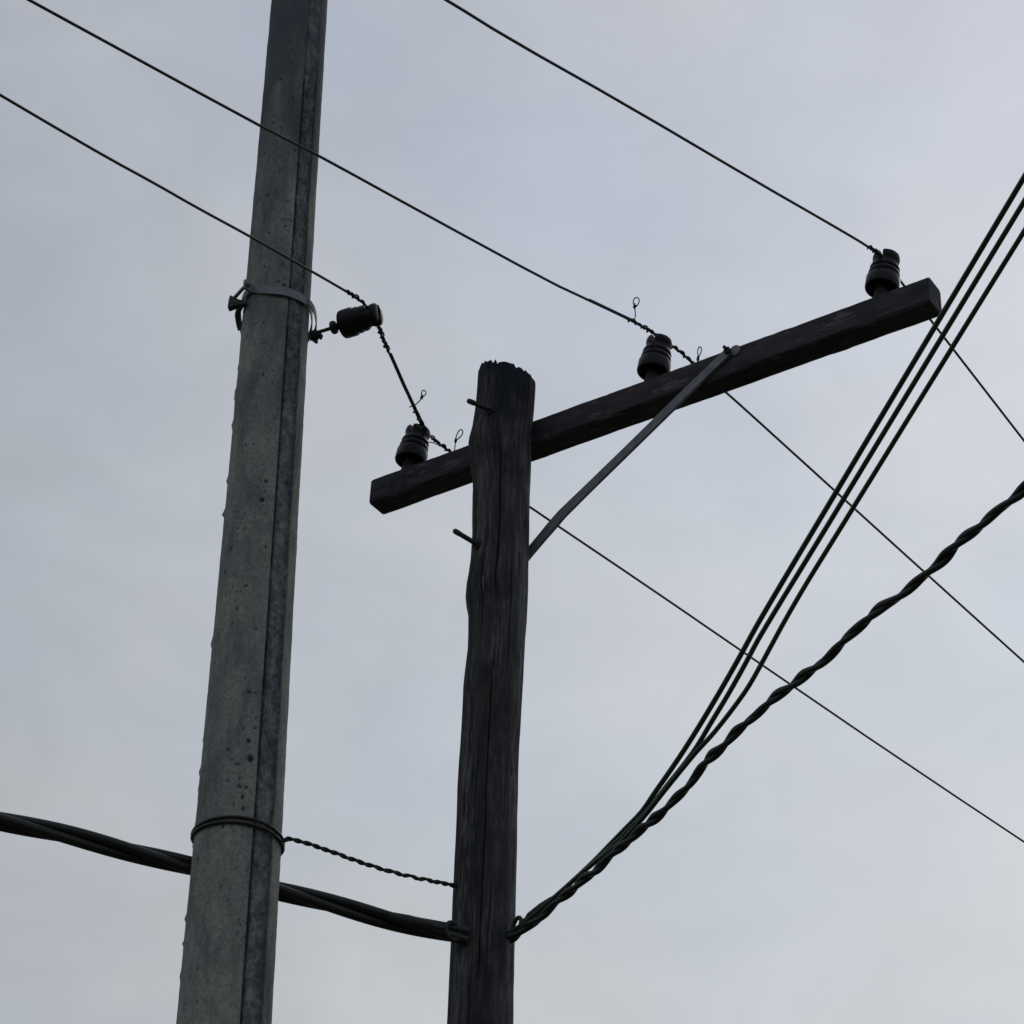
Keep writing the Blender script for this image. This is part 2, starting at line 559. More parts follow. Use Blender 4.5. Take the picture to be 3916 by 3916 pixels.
P = np.stack([cx + Rr * np.sin(phi)[:, None], YW - Rr * np.cos(phi)[:, None], Z], -1)
wp = thing('wooden_pole', 'dark weathered round timber pole with jagged cut top and two step bolts', 'utility pole', (-.055, YW, 0))
grid_mesh('trunk', P, WOOD, wp, None, {'crack': crack, 'silver': silver}, cap=(wood_cr(8.0)[0], YW, ZT.mean() - .03))


def rod(b, tip, r, head):
    m = MB(); d = unit(tip - b); L = np.linalg.norm(tip - b)
    prof = [(r, -.06), (r, L - head), (r * 1.12, L - head + .004), (r * 1.12, L - .007), (r * .8, L - .001), (r * .3, L)]
    m.lathe(prof, b, d, 16); return m


for (bx, by), (tx, ty) in (((1879, 1569), (1787, 1531)), ((1827, 2083), (1735, 2028))):
    b, _ = wood_hit(bx, by); tip = on_z(tx, ty, b[2] + .004)
    sb = rod(b, tip, .0085, .03).build('step_bolt', BOLTM, wp)
    w = MB(); w.lathe([(.004, 0), (.019, 0), (.019, .004), (.004, .004)], b + unit(tip - b) * .004, unit(tip - b), 20)
    w.build('washer', PIN, sb).location = tuple(0 * np.array(sb.location))
    # washer verts were measured from the world origin: bring them to the pole's base
    ws = sb.children[0]
    for v in ws.data.vertices: v.co -= Vector(wp.location)

# ------------------------------------------------------------------ crossarm
AL, TI, Z0, OFF, AH, AD, SL = .57746, -.00283, 7.7735, .1000, .1073, .0939, -.6246
AX = V(cos(AL) * cos(TI), -sin(AL) * cos(TI), sin(TI)); NX = V(sin(AL), cos(AL), 0)
VX = np.cross(AX, NX); VX = VX if VX[2] > 0 else -VX
C0 = V(-.0474, YW, Z0) + NX * OFF
SR = 1.60


def arm_pt(s, v=0.0, nn=0.0): return C0 + AX * s + VX * v * AH / 2 + NX * nn * AD


ca = thing('crossarm', 'dark square timber crossarm bolted across the wooden pole near its top', 'crossarm', arm_pt(0, 0, .5))
WOB = grid_noise(8, 301, 8, 70, 71) * .0030 + grid_noise(8, 301, 8, 22, 72) * .0025
WOB -= np.clip(grid_noise(8, 301, 8, 45, 73) - .34, 0, 1) * .035
Ns = 300; bev = .008; rings = []
for i in range(Ns + 1):
    s = SL + (SR - SL) * i / Ns
    h, d = AH / 2, AD
    sec = [(h, bev), (h - bev, 0), (-h + bev, 0), (-h, bev), (-h, d - bev), (-h + bev, d), (h - bev, d), (h, d - bev)]
    ins = .006 if i in (0, Ns) else 0.0
    ring = []
    for j, (v, q) in enumerate(sec):
        w = .0016 * sin(s * 9 + j) + (.001 * sin(s * 31 + 2 * j)) + WOB[j, i]
        v2 = v * (1 - ins * 8) + w; q2 = (q - d / 2) * (1 - ins * 8) + d / 2 + w * .6
        ring.append(C0 + AX * s + VX * v2 + NX * q2)
    rings.append(ring)
am = MB(); am.rings(rings)
ao = am.build('beam', ARM, ca, True, 30)
# local axes of the grain follow the beam: coordinates are turned in the material through the object's own rotation
R3 = Matrix((tuple(AX), tuple(NX), tuple(VX))).transposed().to_4x4()
ao.data.transform(R3.inverted()); ao.matrix_local = R3
bt = MB()
bt.lathe([(.0, 0), (.012, 0), (.012, .012), (.006, .013), (.006, .03), (.0, .03)], arm_pt(0, 0, 1.0), NX, 6)
bt.build('through_bolt', BOLTM, ca)

# ------------------------------------------------------------------ brace
BR = thing('crossarm_brace', 'flat grey steel brace running diagonally from wooden pole up to crossarm', 'brace', on_plane(2790, 1335, C0 - NX * .008, NX))
bp = [on_plane(x, y, C0 - NX * .008, NX) for x, y in ((2792, 1340), (2640, 1487), (2400, 1722), (2250, 1868), (2150, 1966), (2112, 2006), (2070, 2052), (1975, 2158))]
for i, k in ((5, .003), (6, .006), (7, .012)): bp[i] = bp[i] + NX * k
bd = unit(bp[0] - bp[3]); bw = unit(np.cross(bd, NX)); bw = bw if bw[2] > 0 else -bw
rings = []
for i, p in enumerate(bp):
    tw = (0, 0, 0, 0, .03, .10, .16, .18)[i]
    wv = bw * cos(tw) + NX * sin(tw); tv = NX * cos(tw) - bw * sin(tw)
    hw = (.0170, .0170, .0170, .0174, .0200, .0225, .0220, .0215)[i]
    rings.append([p + wv * hw - tv * .0055, p - wv * hw - tv * .0055, p - wv * hw + tv * .0055, p + wv * hw + tv * .0055])
b = MB(); b.rings(rings); b.build('bar', GALV, BR, True, 30)
hc = on_plane(2812, 1342, C0, NX)
b = MB(); b.lathe([(.004, .001), (.021, .001), (.021, .005), (.004, .005)], hc, -NX, 18); b.build('washer', GALV, BR)
hb = on_plane(2784, 1343, C0 - NX * .014, NX)
b = MB(); b.lathe([(.002, 0), (.014, 0), (.014, .010), (.007, .011), (.007, .028), (.002, .029)], hb, -NX, 6); b.build('bolt', BOLTM, BR)
nb = on_plane(2776, 1334, C0 + NX * .02, NX); nb = arm_pt((nb - C0) @ AX, 1.0, .25)
b = MB(); b.lathe([(.002, 0), (.012, 0), (.012, .012), (.006, .013), (.006, .02), (.001, .021)], nb, VX, 6); b.build('nut', BOLTM, BR)

# ------------------------------------------------------------------ insulators
INS_K = .90
INS_PROF = [(.018, .035), (.040, .020), (.050, .002), (.0545, -.001), (.0585, .001), (.0600, .006), (.0600, .048), (.0575, .053), (.0525, .056),
            (.0515, .060), (.0545, .064), (.0555, .072), (.0540, .079), (.0495, .083), (.0490, .087), (.0525, .091), (.0530, .098),
            (.0510, .105), (.0460, .110), (.0440, .115), (.0415, .121), (.0405, .1265), (.0200, .1275), (.0060, .1275)]


def crown(m):                        # two half-round lobes with the conductor's slot between them
    for sg in (1, -1):
        rings = []
        for r, h in ((.0425, .118), (.0420, .127), (.0435, .132), (.0468, .138), (.0482, .150), (.0465, .160), (.0395, .1655), (.030, .1675)):
            a0 = math.asin(.0090 / r) if h < .16 else math.asin(.0105 / r)
            ring = [(r * cos(a), sg * r * sin(a), h) for a in np.linspace(a0, pi - a0, 26)]
            y0 = ring[0][1]
            ring += [(x, y0, h) for x in np.linspace(-r * cos(a0), r * cos(a0), 8)[1:-1]]
            rings.append(ring if sg > 0 else ring[::-1])
        m.rings(rings)


def make_insulator(name, label, pos, axis, slot_dir, group=None):
    o = thing(name, label, 'insulator', pos, group)
    z = unit(axis); x = np.asarray(slot_dir, float); x = unit(x - z * (x @ z)); y = np.cross(z, x)
    rot = Matrix((tuple(x), tuple(y), tuple(z))).transposed()
    o.rotation_euler = rot.to_euler()
    return o


def fill_insulator(o, pin=True):
    m = MB(); m.lathe(INS_PROF, (0, 0, 0), (0, 0, 1), 72)
    m.v = [(p[1], -p[0], p[2]) for p in m.v]; crown(m); me = m
    me2 = bpy.data.meshes.new('shell'); me2.from_pydata(me.v, [], me.f)
    link_mesh(me2, 'shell', PORC, o, True, 38)
    q = MB()
    if pin:
        q.lathe([(.004, -.085), (.030, -.085), (.030, -.060), (.027, -.056), (.024, -.02), (.020, .03), (.004, .034)], (0, 0, 0), (0, 0, 1), 24)
        a = bpy.data.meshes.new('pin'); a.from_pydata(q.v, [], q.f); link_mesh(a, 'pin', PIN, o)


def copy_thing(src, loc, rot, label):
    c = src.copy(); COL.objects.link(c); c.location = loc; c.rotation_euler = rot; c['label'] = label
    for ch in src.children:
        d = ch.copy(); COL.objects.link(d); d.parent = c
    return c


LEAN = unit(V(.17, 0, 1))
GI = 'brown pin insulators standing on the crossarm'
PB = {}
S_PINS = (-.500, .518, 1.40)
for k, s in enumerate(S_PINS):
    base = arm_pt(s, 1.0, .5); PB[k] = base + LEAN * .063
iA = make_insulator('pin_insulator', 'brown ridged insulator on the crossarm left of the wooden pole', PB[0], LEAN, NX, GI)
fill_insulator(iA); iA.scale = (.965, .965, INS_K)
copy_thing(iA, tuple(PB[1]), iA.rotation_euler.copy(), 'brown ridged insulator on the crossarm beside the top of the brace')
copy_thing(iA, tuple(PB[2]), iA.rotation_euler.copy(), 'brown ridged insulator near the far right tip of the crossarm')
PT = {k: PB[k] + LEAN * .136 * INS_K for k in PB}          # seat of the conductor in the slot

# ------------------------------------------------------------------ concrete pole
YC = 7.6
CL = [(1039, 0), (982, 600), (942, 1125), (905, 1500), (871, 1800), (817, 2400), (797, 2620), (743, 3225)]
CR = [(1253, 0), (1215, 600), (1190, 1125), (1170, 1500), (1148, 1800), (1116, 2400), (1106, 2620), (1078, 3225)]
clz, clx = edge_z(CL, YC); crz, crx = edge_z(CR, YC)
kl = np.polyfit(clz, clx, 2); kr = np.polyfit(crz, crx, 2)


def conc_cr(z):
    z = np.asarray(z, float); zc = np.clip(z, clz[0], clz[-1])
    xl = np.polyval(kl, zc); xr = np.polyval(kr, zc)
    e = z - zc
    return (xl + xr) / 2 - .012 * e, (xr - xl) / 2 - .009 * e


FACE = atan2(.82, 7.6)              # bearing of the face turned to the camera


def conc_hit(x, y):
    p = on_y(x, y, YC - .1)
    for _ in range(6):
        c, r = conc_cr(p[2]); dx = np.clip((p[0] - c) / r, -.98, .98)
        p = on_y(x, y, YC - r * sqrt(1 - dx * dx))
    return p, float(atan2(p[0] - conc_cr(p[2])[0], YC - p[1]))


NU, NV = 220, 900
ZTOP = 11.4
t = np.linspace(0, 1, NV)
z1d = np.where(t < .02, t / .02 * 5.0, np.where(t > .97, 9.7 + (t - .97) / .03 * (ZTOP - 9.7), 5.0 + (t - .02) / .95 * 4.7))
phi = np.arange(NU) / NU * 2 * pi - pi
Z = np.tile(z1d[None, :], (NU, 1)); cx, rr = conc_cr(Z)
A0, A1 = radians(27), radians(57)
i0 = int(np.argmin(np.abs(phi - A0))); i1 = int(np.argmin(np.abs(phi - A1)))
disp = grid_noise(NU, NV, 14, 60, 31) * .0016 + grid_noise(NU, NV, 50, 240, 32) * .0010
seam = np.zeros((NU, NV))
wl_ = grid_noise(NU, NV, 6, 40, 35)
rough = grid_noise(NU, NV, 110, 420, 33) * .008 + grid_noise(NU, NV, 60, 150, 34) * .007
inb = ((np.arange(NU) >= i0) & (np.arange(NU) <= i1))[:, None]
fade = np.clip((9.3 - Z) / .5, .25, 1)
seam_dark = np.zeros((NU, NV))  # darker tone along the strip's left groove and right edge, weaker high up
seam_dark[i0 - 1:i0 + 3] = np.array([.5, .9, .8, .3])[:, None]
seam_dark[i1 - 7:i1 + 1] = np.linspace(.1, .75, 8)[:, None]
seam_dark *= np.clip(fade * (.9 + 1.3 * grid_noise(NU, NV, 8, 50, 36)), 0, 1)
disp = np.where(inb, disp + rough * fade - .0035 * fade, disp)
for k, dep in ((i0, .011), (i1, .007), (i0 + 1, .005)):
    disp[k] -= dep * fade[k] * (.6 + .8 * np.abs(grid_noise(NU, NV, 5, 90, 40 + k)[k]))
# mould flash: small nubs down the left edge and along the light strip
il = int(np.argmin(np.abs(phi + radians(92))))
for k in range(26):
    zz = random.uniform(5.4, 8.2); h = random.uniform(.002, .006); w = random.uniform(.006, .02)
    for j in range(-3, 4):
        disp[(il + j) % NU] += h * np.exp(-((z1d - zz) / w) ** 2) * (1 - abs(j) / 4.5)
pit = np.zeros((NU, NV))


def add_pit(a, z, rad, dep, elong=1.0):
    c, r = conc_cr(z)
    da = (phi[:, None] - a) * r; dz = (Z - z) / elong
    k = np.clip(1 - (da * da + dz * dz) / (rad * rad), 0, 1)
    np.maximum(pit, np.clip(k * 1.8, 0, 1), out=pit)
    disp[...] -= np.sqrt(k) * dep


for x, y, r_ in [(1015, 1840, 9), (1003, 1910, 12), (950, 2645, 9), (951, 2833, 8), (956, 2900, 15), (913, 3003, 8), (919, 2976, 6),
                 (927, 3047, 7), (929, 3092, 7), (873, 2866, 6), (888, 2904, 6), (912, 2922, 7), (975, 2783, 6), (931, 2788, 6),
                 (1022, 747, 6), (1097, 769, 6), (1028, 892, 6), (1095, 839, 5), (1080, 838, 5), (1088, 866, 5), (1087, 1089, 8),
                 (1061, 1078, 7), (1016, 2090, 6), (937, 2241, 6), (919, 2262, 6), (885, 2095, 6), (880, 2100, 6), (908, 2019, 6),
                 (1127, 575, 7), (1072, 303, 7), (1040, 1420, 5), (970, 1700, 5), (978, 2650, 5), (869, 2985, 6), (944, 3010, 6)]:
    p, a = conc_hit(x, y); add_pit(a + random.gauss(0, .004), p[2], r_ / 1130. * random.uniform(.75, 1.1), .0035, random.uniform(.8, 1.6)); _d = random.uniform(.3, 1) * r_ / 1130.; add_pit(a + random.choice((-1, 1)) * _d / .12, p[2] + _d * random.uniform(-1, 1), _d * .75, .0025, random.uniform(.8, 1.8))
for k in range(230):
    add_pit(random.uniform(-1.5, A0), random.uniform(5.2, 9.2), random.uniform(.0015, .0036), .0016, random.uniform(.8, 3.2))
Rr = rr + disp
P = np.stack([cx + Rr * np.sin(phi)[:, None], YC - Rr * np.cos(phi)[:, None], Z], -1)
cp = thing('concrete_pole', 'tall tapering grey concrete pole with rough seam strip and small air holes', 'utility pole', (-.77, YC, 0))
cols_main = np.r_[np.arange(i1, NU), np.arange(0, i0 + 1)]
pit = np.maximum(pit, seam_dark)
grid_mesh('shaft', P, CONC, cp, cols_main, {'pit': pit})
grid_mesh('seam_strip', P, CONC_STRIP, cp, np.arange(i0, i1 + 1), {'pit': pit})
c, r_ = conc_cr(ZTOP); m = MB(); m.lathe([(r_ * 1.01, -.02), (r_ * 1.01, .0), (.01, .006)], (c, YC, ZTOP), (0, 0, 1), 48); m.build('top_cap', CONC, cp)

# ------------------------------------------------------------------ pole band with its hardware
ZR = float(conc_hit(1054, 1119)[0][2])
cR, rR = conc_cr(ZR); ringc = V(cR, YC, ZR)
pb = thing('pole_band', 'grey steel band clamped round the concrete pole with bolts at both sides', 'clamp', ringc)
BA = np.radians([-180, -125, -100, -80, -60, -42, -25, 0, 30, 58, 75, 90, 105, 125, 180])
BZ = np.array([-.062, -.062, -.056, -.015, .028, .038, .016, 0, .004, .012, -.008, -.040, -.062, -.066, -.062])
aa = np.linspace(-pi, pi, 721); zz_ = np.interp(aa, BA, BZ)
ker = np.hanning(61); ker /= ker.sum()
zz_ = np.convolve(np.r_[zz_[-31:-1], zz_, zz_[1:31]], ker, 'valid')


def band_pt(a, dr=0.0, dz=0.0):     # a: bearing from the camera side; the band rides up at the front
    z = ZR + float(np.interp(a, aa, zz_)) + dz
    c, r = conc_cr(z)
    return V(c + (r + dr) * sin(a), YC - (r + dr) * cos(a), z)


nb_ = 96; rings = []
for i in range(nb_ + 1):
    a = -pi + 2 * pi * i / nb_
    off = .004 + .003 * (1 + sin(5 * a + 1))
    rings.append([band_pt(a, off, -.017), band_pt(a, off + .004, -.0185), band_pt(a, off + .004, .0165), band_pt(a, off, .018)])
m = MB(); m.rings(rings, False, False); m.build('band', GALV, pb, True, 30)
# left lug, its pale bolt head, the long bolt and the flared nut
la = -.74
lug = band_pt(la, .012)
out = V(sin(la), -cos(la), 0); tan = V(cos(la), sin(la), 0)
m = MB(); m.box(lug + out * .012, out, tan, V(0, 0, 1), .020, .004, .018); m.build('lug', GALV, pb)
bdir = unit(V(-.62, .72, -.26))
bst = lug + out * .022
m = MB(); m.lathe([(.002, -.016), (.011, -.016), (.013, -.011), (.013, -.004), (.0065, -.003), (.0065, .085), (.002, .087)], bst, bdir, 14)
m.build('bolt', GALV, pb)
ny = bst[1] + bdir[1] * .055
n0, n1 = on_y(930, 1162, ny), on_y(877, 1160, ny + .01)
nd = unit(n1 - n0); nL = np.linalg.norm(n1 - n0); up2 = unit(V(.06, 0, 1)); sd = unit(np.cross(nd, up2))
m = MB(); rings = []
for h, hv, hd in ((-.012, .007, .008), (0, .009, .010), (.35 * nL, .0125, .012), (.8 * nL, .0235, .014), (nL - .003, .027, .014), (nL, .0255, .012)):
    rings.append([n0 + nd * h + sd * hd * x + up2 * hv * y for x, y in ((-.8, -1), (.8, -1), (1, 0), (.8, 1), (-.8, 1), (-1, 0))])
m.rings(rings); m.build('flared_nut', BOLTM, pb, True, 25)
la2 = -1.35
m = MB(); m.tube(smooth_path([n0 + V(-.004, 0, -.004), band_pt(-1.45, .020, .010), band_pt(-1.6, .014, .0), band_pt(-1.75, .008, -.006)], .006), .010, 10)
m.build('keeper', BOLTM, pb)
# right side: bulging strap, lugs and nuts where the insulator stud leaves
m = MB()
for dz in (0,):
    rings = []
    for i in range(25):
        a = 1.05 + (1.95 - 1.05) * i / 24; b_ = .012 * sin(pi * i / 24)
        rings.append([band_pt(a, .012 + b_, -.014), band_pt(a, .016 + b_, -.014), band_pt(a, .016 + b_, .014), band_pt(a, .012 + b_, .014)])
    m.rings(rings)
m.build('saddle', GALV, pb, True, 30)
ra = radians(104)
sbase = band_pt(ra, .012)
sbase[2] = on_y(1206, 1284, sbase[1])[2]
sdir = unit(V(cos(radians(27)), -sin(radians(27)), 0.0))

m = MB()
m.lathe([(.003, -.006), (.017, -.006), (.017, .012), (.010, .013), (.010, .020), (.003, .021)], sbase + sdir * .012, sdir, 6)
m.lathe([(.003, 0), (.012, 0), (.012, .011), (.006, .012), (.006, .026), (.002, .027)], sbase + V(.012, .0, -.010), unit(V(.35, -.2, -1)), 6)
m.lathe([(.003, 0), (.010, 0), (.010, .010), (.005, .011), (.005, .020), (.002, .021)], sbase + V(.030, -.012, -.006), unit(V(.3, -.15, -1)), 6)
m.build('stud_nuts', BOLTM, pb, True, 25)

# horizontal insulator on its stud
tgt = V(800 + 1380 / 2.415, 1000 + 560 / 2.415)      # sight of the middle of its shell
SB = sbase + sdir * .124 + V(0, 0, .006)
wdir = V(.30, .22, -.93)
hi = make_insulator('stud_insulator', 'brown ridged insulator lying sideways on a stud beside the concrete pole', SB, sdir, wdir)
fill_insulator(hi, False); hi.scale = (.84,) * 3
for nm, prof, mt in (('stud', [(.002, -.115), (.0075, -.115), (.0075, .03), (.002, .03)], BOLTM),
                     ('collar', [(.004, -.057), (.015, -.055), (.027, -.050), (.0285, -.043), (.027, -.036), (.017, -.029), (.010, -.020), (.004, -.018)], BOLTM),
                     ('socket', [(.004, -.010), (.030, -.006), (.047, .006), (.047, .012), (.004, .012)], PIN)):
    q = MB(); q.lathe(prof, (0, 0, 0), (0, 0, 1), 24)
    a = bpy.data.meshes.new(nm); a.from_pydata(q.v, [], q.f); link_mesh(a, nm, mt, hi)
SSEAT = SB + sdir * .134 * .84

# ------------------------------------------------------------------ power lines
S2 = 2.0269


def px_path(pts, p0, az):
    n_, _ = vert_plane(az); return [on_plane(x * S2, y * S2, p0, n_) for x, y in pts]


def line_thing(label):
    return lambda loc: thing('power_line', label, 'power line', loc, 'thin bare power lines')


def run_on(pts, a=14.0, b=14.0, flat=.3):     # carry a span on past the edge of the view, flattening out
    pts = [np.asarray(q, float) for q in pts]
    if a:
        d = unit(pts[0] - pts[1]); d[2] *= flat; pts = [pts[0] + d * a] + pts
    if b:
        d = unit(pts[-1] - pts[-2]); d[2] *= flat; pts = pts + [pts[-1] + d * b]
    return pts


def conductor(parent, pts, r=.0045, relax=1):
    m = MB(); m.tube(smooth_path(run_on(pts), .03, relax), r, 8); return m.build('conductor', WIRE, parent)


def tie(parent, path, turns, r=.0031, rad=.0066, seed=0):
    random.seed(seed)
    L = sum(np.linalg.norm(np.array(b) - np.array(a)) for a, b in zip(path[:-1], path[1:]))
    m = MB(); m.tube(helix(path, lambda t: rad * (1 + .3 * sin(11 * t + seed)), L / turns, seed, .05, .002), r, 6)
    m.tube(helix(path, lambda t: rad * (.6 + .25 * sin(9 * t + 2 * seed)), L / (turns * .8), seed + 2.5, .05, .0025), r * .9, 6)
    return m.build('tie_wire', WIRE, parent)


def loop(parent, pxs, p0, r=.0021, knot=None):
    pts = smooth_path([on_y(x * S2, y * S2, p0[1]) for x, y in pxs], .003, 1)
    m = MB(); m.tube(pts, r, 6)
    if knot is not None:
        k = on_y(knot[0] * S2, knot[1] * S2, p0[1])
        d = unit(V(.2, 0, 1)); m.tube(helix([k - d * .010, k + d * .010], .0042, .006, 0, 0, .001), .0019, 6)
    return m.build('tie_loop', WIRE, parent)


# line over the middle insulator
azl = radians(40)
pA = PT[1]
near = px_path([(-260, -172), (55, 0), (480, 232), (545, 265), (600, 293), (800, 403), (1035, 531), (1110, 566), (1192, 605), (1222, 622)], pA, azl)
farp = px_path([(1283, 663), (1305, 684), (1372, 742), (1431, 795), (1760, 1094), (2100, 1400)], pA, azl)
pl = thing('power_line', 'bare wire tied over the insulator beside the brace, crossing the concrete pole highest', 'power line', pA, 'thin bare power lines')
conductor(pl, near + px_path([(1237, 631), (1252, 642), (1268, 653)], pA, azl) + farp)
ext = px_path([(1110, 566), (1192, 605), (1203, 612)], pA, azl)
m = MB(); m.tube([p + V(.004, 0, .0035) for p in ext], .003, 6); m.build('splice', WIRE, pl)
tie(pl, px_path([(1186, 602), (1213, 617), (1240, 633)], pA, azl), 4.4, seed=1)
tie(pl, px_path([(1270, 654), (1290, 669), (1310, 687)], pA, azl), 4.2, seed=2)
loop(pl, [(1196, 608), (1199, 596), (1198, 585), (1197, 577), (1194, 570), (1197, 562), (1203, 561), (1207, 567), (1203, 576), (1198, 580)], ext[1], knot=(1197.5, 578))
q = px_path([(1318, 700)], pA, azl)[0]
loop(pl, [(1312, 700), (1316, 685), (1318, 675), (1316, 664), (1318, 655), (1322, 654), (1324, 660), (1321, 669), (1316, 677)], q, knot=(1317, 677))

# line past the horizontal insulator, dropping to the left insulator
az2n, az2f = radians(35), radians(42)
near = px_path([(-300, 3), (0, 179), (100, 238), (207, 300), (290, 345), (370, 391), (470, 445), (590, 513), (640, 542), (662, 555), (692, 576)], SSEAT, az2n)
# px path uses the plane through the seat; the seat itself closes it
pJ = PT[0]
w0, w1 = SSEAT, pJ


def jump(pts):                      # jumper: in the vertical plane through both seats
    d = w1 - w0; n_ = unit(V(d[1], -d[0], 0)); return [on_plane(x * S2, y * S2, w0, n_) for x, y in pts]


def lerp_path(pts):                 # depth shared out along the jumper by how far down the picture each point is
    out_ = []
    for x, y in pts:
        t_ = np.clip((y - 600) / (828 - 600.), 0, 1); out_.append(on_y(x * S2, y * S2, w0[1] * (1 - t_) + w1[1] * t_))
    return out_


jp = lerp_path([(708, 602), (714, 617), (722, 640), (730, 657), (745, 690), (760, 725), (772, 750), (780, 768), (787, 784), (794, 800), (803, 815)])
far2 = px_path([(812, 824), (830, 839), (850, 853), (900, 888), (1000, 957), (1220, 1105), (1431, 1250), (1700, 1434), (2100, 1700)], pJ, az2f)
pl2 = thing('power_line', 'bare wire bent over the sideways insulator and dropping to the left crossarm insulator', 'power line', SSEAT, 'thin bare power lines')
conductor(pl2, near + [SSEAT] + jp + far2)
m = MB(); m.tube([p + V(.0055, -.002, .001) for p in lerp_path([(735, 668), (760, 725), (780, 768), (803, 815)])], .0034, 6); m.build('splice', WIRE, pl2)
tie(pl2, px_path([(654, 550), (672, 561), (690, 575)], SSEAT, az2n), 4.6, seed=3)
tie(pl2, lerp_path([(713, 612), (722, 638), (731, 660)]), 5.5, seed=4)
tie(pl2, lerp_path([(780, 766), (790, 790), (803, 812)]), 3, seed=5, rad=.0070)
tie(pl2, px_path([(806, 819), (826, 835), (850, 853)], pJ, az2f), 4.2, seed=6)
loop(pl2, [(772, 768), (778, 766), (786, 762), (793, 755), (796, 748), (795, 740), (799, 735.5), (804, 739), (803, 745), (797, 749)], lerp_path([(780, 766)])[0], knot=(796, 749))
q = px_path([(862, 862)], pJ, az2f)[0]
loop(pl2, [(855, 862), (858, 848), (859.5, 831), (860.5, 825), (864, 815), (870, 809.5), (874, 814), (871, 822), (862, 830)], q, r=.0023, knot=(860, 831))
m = MB(); m.tube(smooth_path([PT[0] + V(.035, -.03, -.05), PT[0] + V(.06, -.03, -.052), PT[0] + V(.085, .03, -.022)], .004), .002, 6); m.build('tie_wire', WIRE, pl2)

# line to the far insulator, upper right
pC = PT[2]
near = px_path([(460, -228), (843, 0), (960, 73), (1180, 197), (1431, 345), (1560, 419), (1640, 466)], pC, azl)
farp = [pC + NX * a - V(0, 0, .012) * a for a in (.15, 1.0, 4.0, 12.0)]
pl3 = thing('power_line', 'bare wire crossing the upper right sky clear of both poles', 'power line', pC, 'thin bare power lines')
conductor(pl3, near + [pC - NX * .03, pC, pC + NX * .03] + farp)
tie(pl3, [near[-1], pC - NX * .04], 4, seed=8)

# ------------------------------------------------------------------ cables
def z4(pts): return [((2200 + x / 1.9325) / S2, (2300 + y / 1.9325) / S2) for x, y in pts]


azc = radians(150)                  # service drops run right and towards the camera
att = wood_hit(960 * S2, 1762 * S2)[0]
ncab, _ = vert_plane(azc)


def cab(pts, off=0.0): return [on_plane(x * S2, y * S2, att + V(0, off, 0), ncab) for x, y in pts]


tail = [(1110, 1636), (1050, 1690), (1000, 1733), (962, 1762)]
ca_ = z4([(1355, 150), (1235, 375), (1050, 700), (850, 1030), (700, 1255), (575, 1430), (500, 1550), (400, 1650), (285, 1768)])
cb_ = z4([(1355, 270), (1285, 410), (1130, 690), (1000, 900), (900, 1075), (800, 1210), (650, 1395), (560, 1520), (430, 1655), (310, 1778)])
cc_ = z4([(1355, 500), (1270, 650), (1130, 840), (1010, 990), (900, 1105), (830, 1190), (720, 1325), (620, 1450), (540, 1555), (440, 1668), (340, 1780)])
GC = 'single black cables running up to the right'
for pts, top_, off, lab, r_ in ((ca_, [(1560, 958), (1800, 556), (2060, 120)], 0, 'single black cable, outermost on the upper left of the three fanning out', .0078),
                                (cb_, [(1560, 994), (1800, 598), (2060, 170)], -.012, 'single black cable, middle one of the three fanning out', .0074),
                                (cc_, [(1500, 1135), (1590, 990), (1800, 650), (2060, 230)], -.024, 'single black cable nearest the twisted bundle, bending most', .0070)):
    p = cab(top_[::-1] + pts + tail, off)
    m = MB(); m.tube(smooth_path(run_on(p, 12.0, 0), .03, 2), r_, 10)
    o = m.build('service_cable', FRINGE_SHEATH); o['label'] = lab; o['category'] = 'cable'; o['group'] = GC
bz = z4([(1355, 812), (1250, 905), (1110, 1060), (960, 1205), (810, 1380), (650, 1525), (500, 1690), (390, 1785)])
p = cab([(2120, 760), (1860, 984), (1640, 1170), (1540, 1256)] + bz + [(1132, 1632), (1065, 1690), (1008, 1738), (964, 1772)], -.045)
p = smooth_path(run_on(p, 12.0, 0), .02, 2)
p = [q_ + V(.004 * sin(i * .21), 0, .005 * sin(i * .33 + 1) + .003 * sin(i * .77)) for i, q_ in enumerate(p)]
tb = thing('twisted_cable', 'twisted pair of thick black cables sagging below the three single ones', 'cable', att)
for k in range(2):
    random.seed(5); m = MB(); m.tube(helix(p, lambda t_: .0058 * (1 + .25 * sin(260 * t_) + .2 * sin(611 * t_ + 1)), .215, pi * k + 1.0, .035, .008), .0088, 10); m.build('strand', RUBBER, tb)

attl = wood_hit(880 * S2, 1768 * S2)[0]
azl2 = radians(252)
nl, _ = vert_plane(azl2)
p = [on_plane(x * S2, y * S2, attl, nl) for x, y in [(-300, 1478), (-120, 1519), (0, 1548), (135, 1578), (270, 1612), (420, 1652), (600, 1700), (760, 1742), (880, 1768)]]
p = smooth_path(run_on(p, 12.0, 0), .03, 2)
bl = thing('cable_bundle', 'thick bundle of black cables twisted together crossing the lower left corner', 'cable', attl)
for k in range(3):
    m = MB(); m.tube(helix(p, .0165, 1.25, 2 * pi * k / 3 + .4, 0, .02), .0155, 12); m.build('strand', RUBBER, bl)
att_dirs = {'the': unit(cab([(1090, 1668)])[0] - att), 'left': None}
att_dirs['left'] = unit(p[-8] - attl)
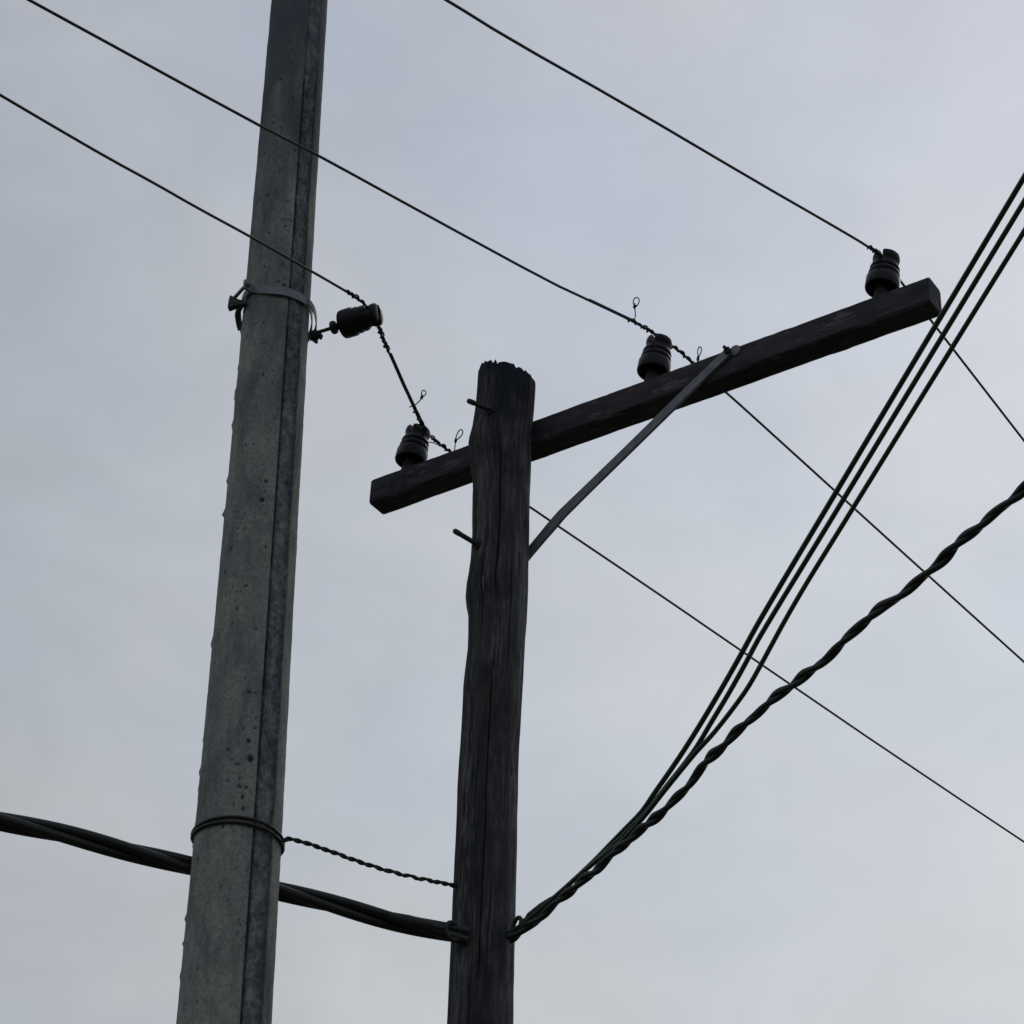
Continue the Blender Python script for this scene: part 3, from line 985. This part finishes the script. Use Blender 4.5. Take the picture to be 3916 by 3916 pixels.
# hook bolts that anchor both on the wooden pole
for q_, dr, lab in ((att, V(.45, -.9, 0), 'steel eye bolt holding the right hand cables on the wooden pole'),
                    (attl, V(-.75, -.66, 0), 'steel eye bolt holding the left cable bundle on the wooden pole')):
    hb_ = thing('eye_bolt', lab, 'bolt', q_)
    d = unit(dr); m = MB(); m.tube([q_ - d * .04, q_ + d * .03], .008, 10); m.build('shank', BOLTM, hb_)
    cl_ = att_dirs['the' if 'right' in lab else 'left']; cs = q_ + d * .075
    m = MB(); m.lathe([(.003, 0), (.007, .002), (.008, .04), (.014, .06), (.016, .13), (.013, .19), (.004, .192)], cs, cl_, 14); m.build('wedge_clamp', BOLTM, hb_)
    u_ = V(0, 0, 1); cc = q_ + d * .055
    m = MB(); m.tube([cc + (d * cos(a) + u_ * sin(a)) * .028 for a in np.linspace(0, 2 * pi, 28, endpoint=False)], .007, 8, False, True); m.build('eye', BOLTM, hb_)

# ------------------------------------------------------------------ wire wrapped round the concrete pole
def wrap_pt(a, off, dz):
    z = 5.872 - .010 * cos(a) - .008 * sin(a) + .004 * sin(2 * a + 1) + dz
    c, r = conc_cr(z); return V(c + (r + off) * sin(a), YC - (r + off) * cos(a), z)


ww = thing('guy_wire', 'dark wire wound twice round the lower concrete pole and twisted off to the right', 'wire', wrap_pt(0, 0, 0))
for dz, tilt in ((.007, .003), (-.006, -.003)):
    m = MB(); m.tube([wrap_pt(a, .0062, dz + tilt * cos(a - .6)) for a in np.linspace(-pi, pi, 72, endpoint=False)], .0050, 8, False, True)
    m.build('wrap', RUBBER, ww)
e0 = wrap_pt(1.35, .01, -.005)
e1 = on_y(862 * S2, 1672 * S2, YW - .05)
pth = [e0, on_y(540 * S2, 1581 * S2, e0[1]), on_y(560 * S2, 1586 * S2, e0[1] + .02), on_y(590 * S2, 1594 * S2, e0[1] + .04), e1 * .5 + on_y(590 * S2, 1594 * S2, e0[1]) * .5 - V(0, 0, .02), e1]
pth = smooth_path(pth, .02, 2)
for k in range(2):
    m = MB(); m.tube(helix(pth, .0036, .062, pi * k, .03, .004), .0043, 7); m.build('strand', WIRE, ww)

print('objects', len(S.objects), 'tris', sum(len(o.data.polygons) * 2 for o in S.objects if o.type == 'MESH'))
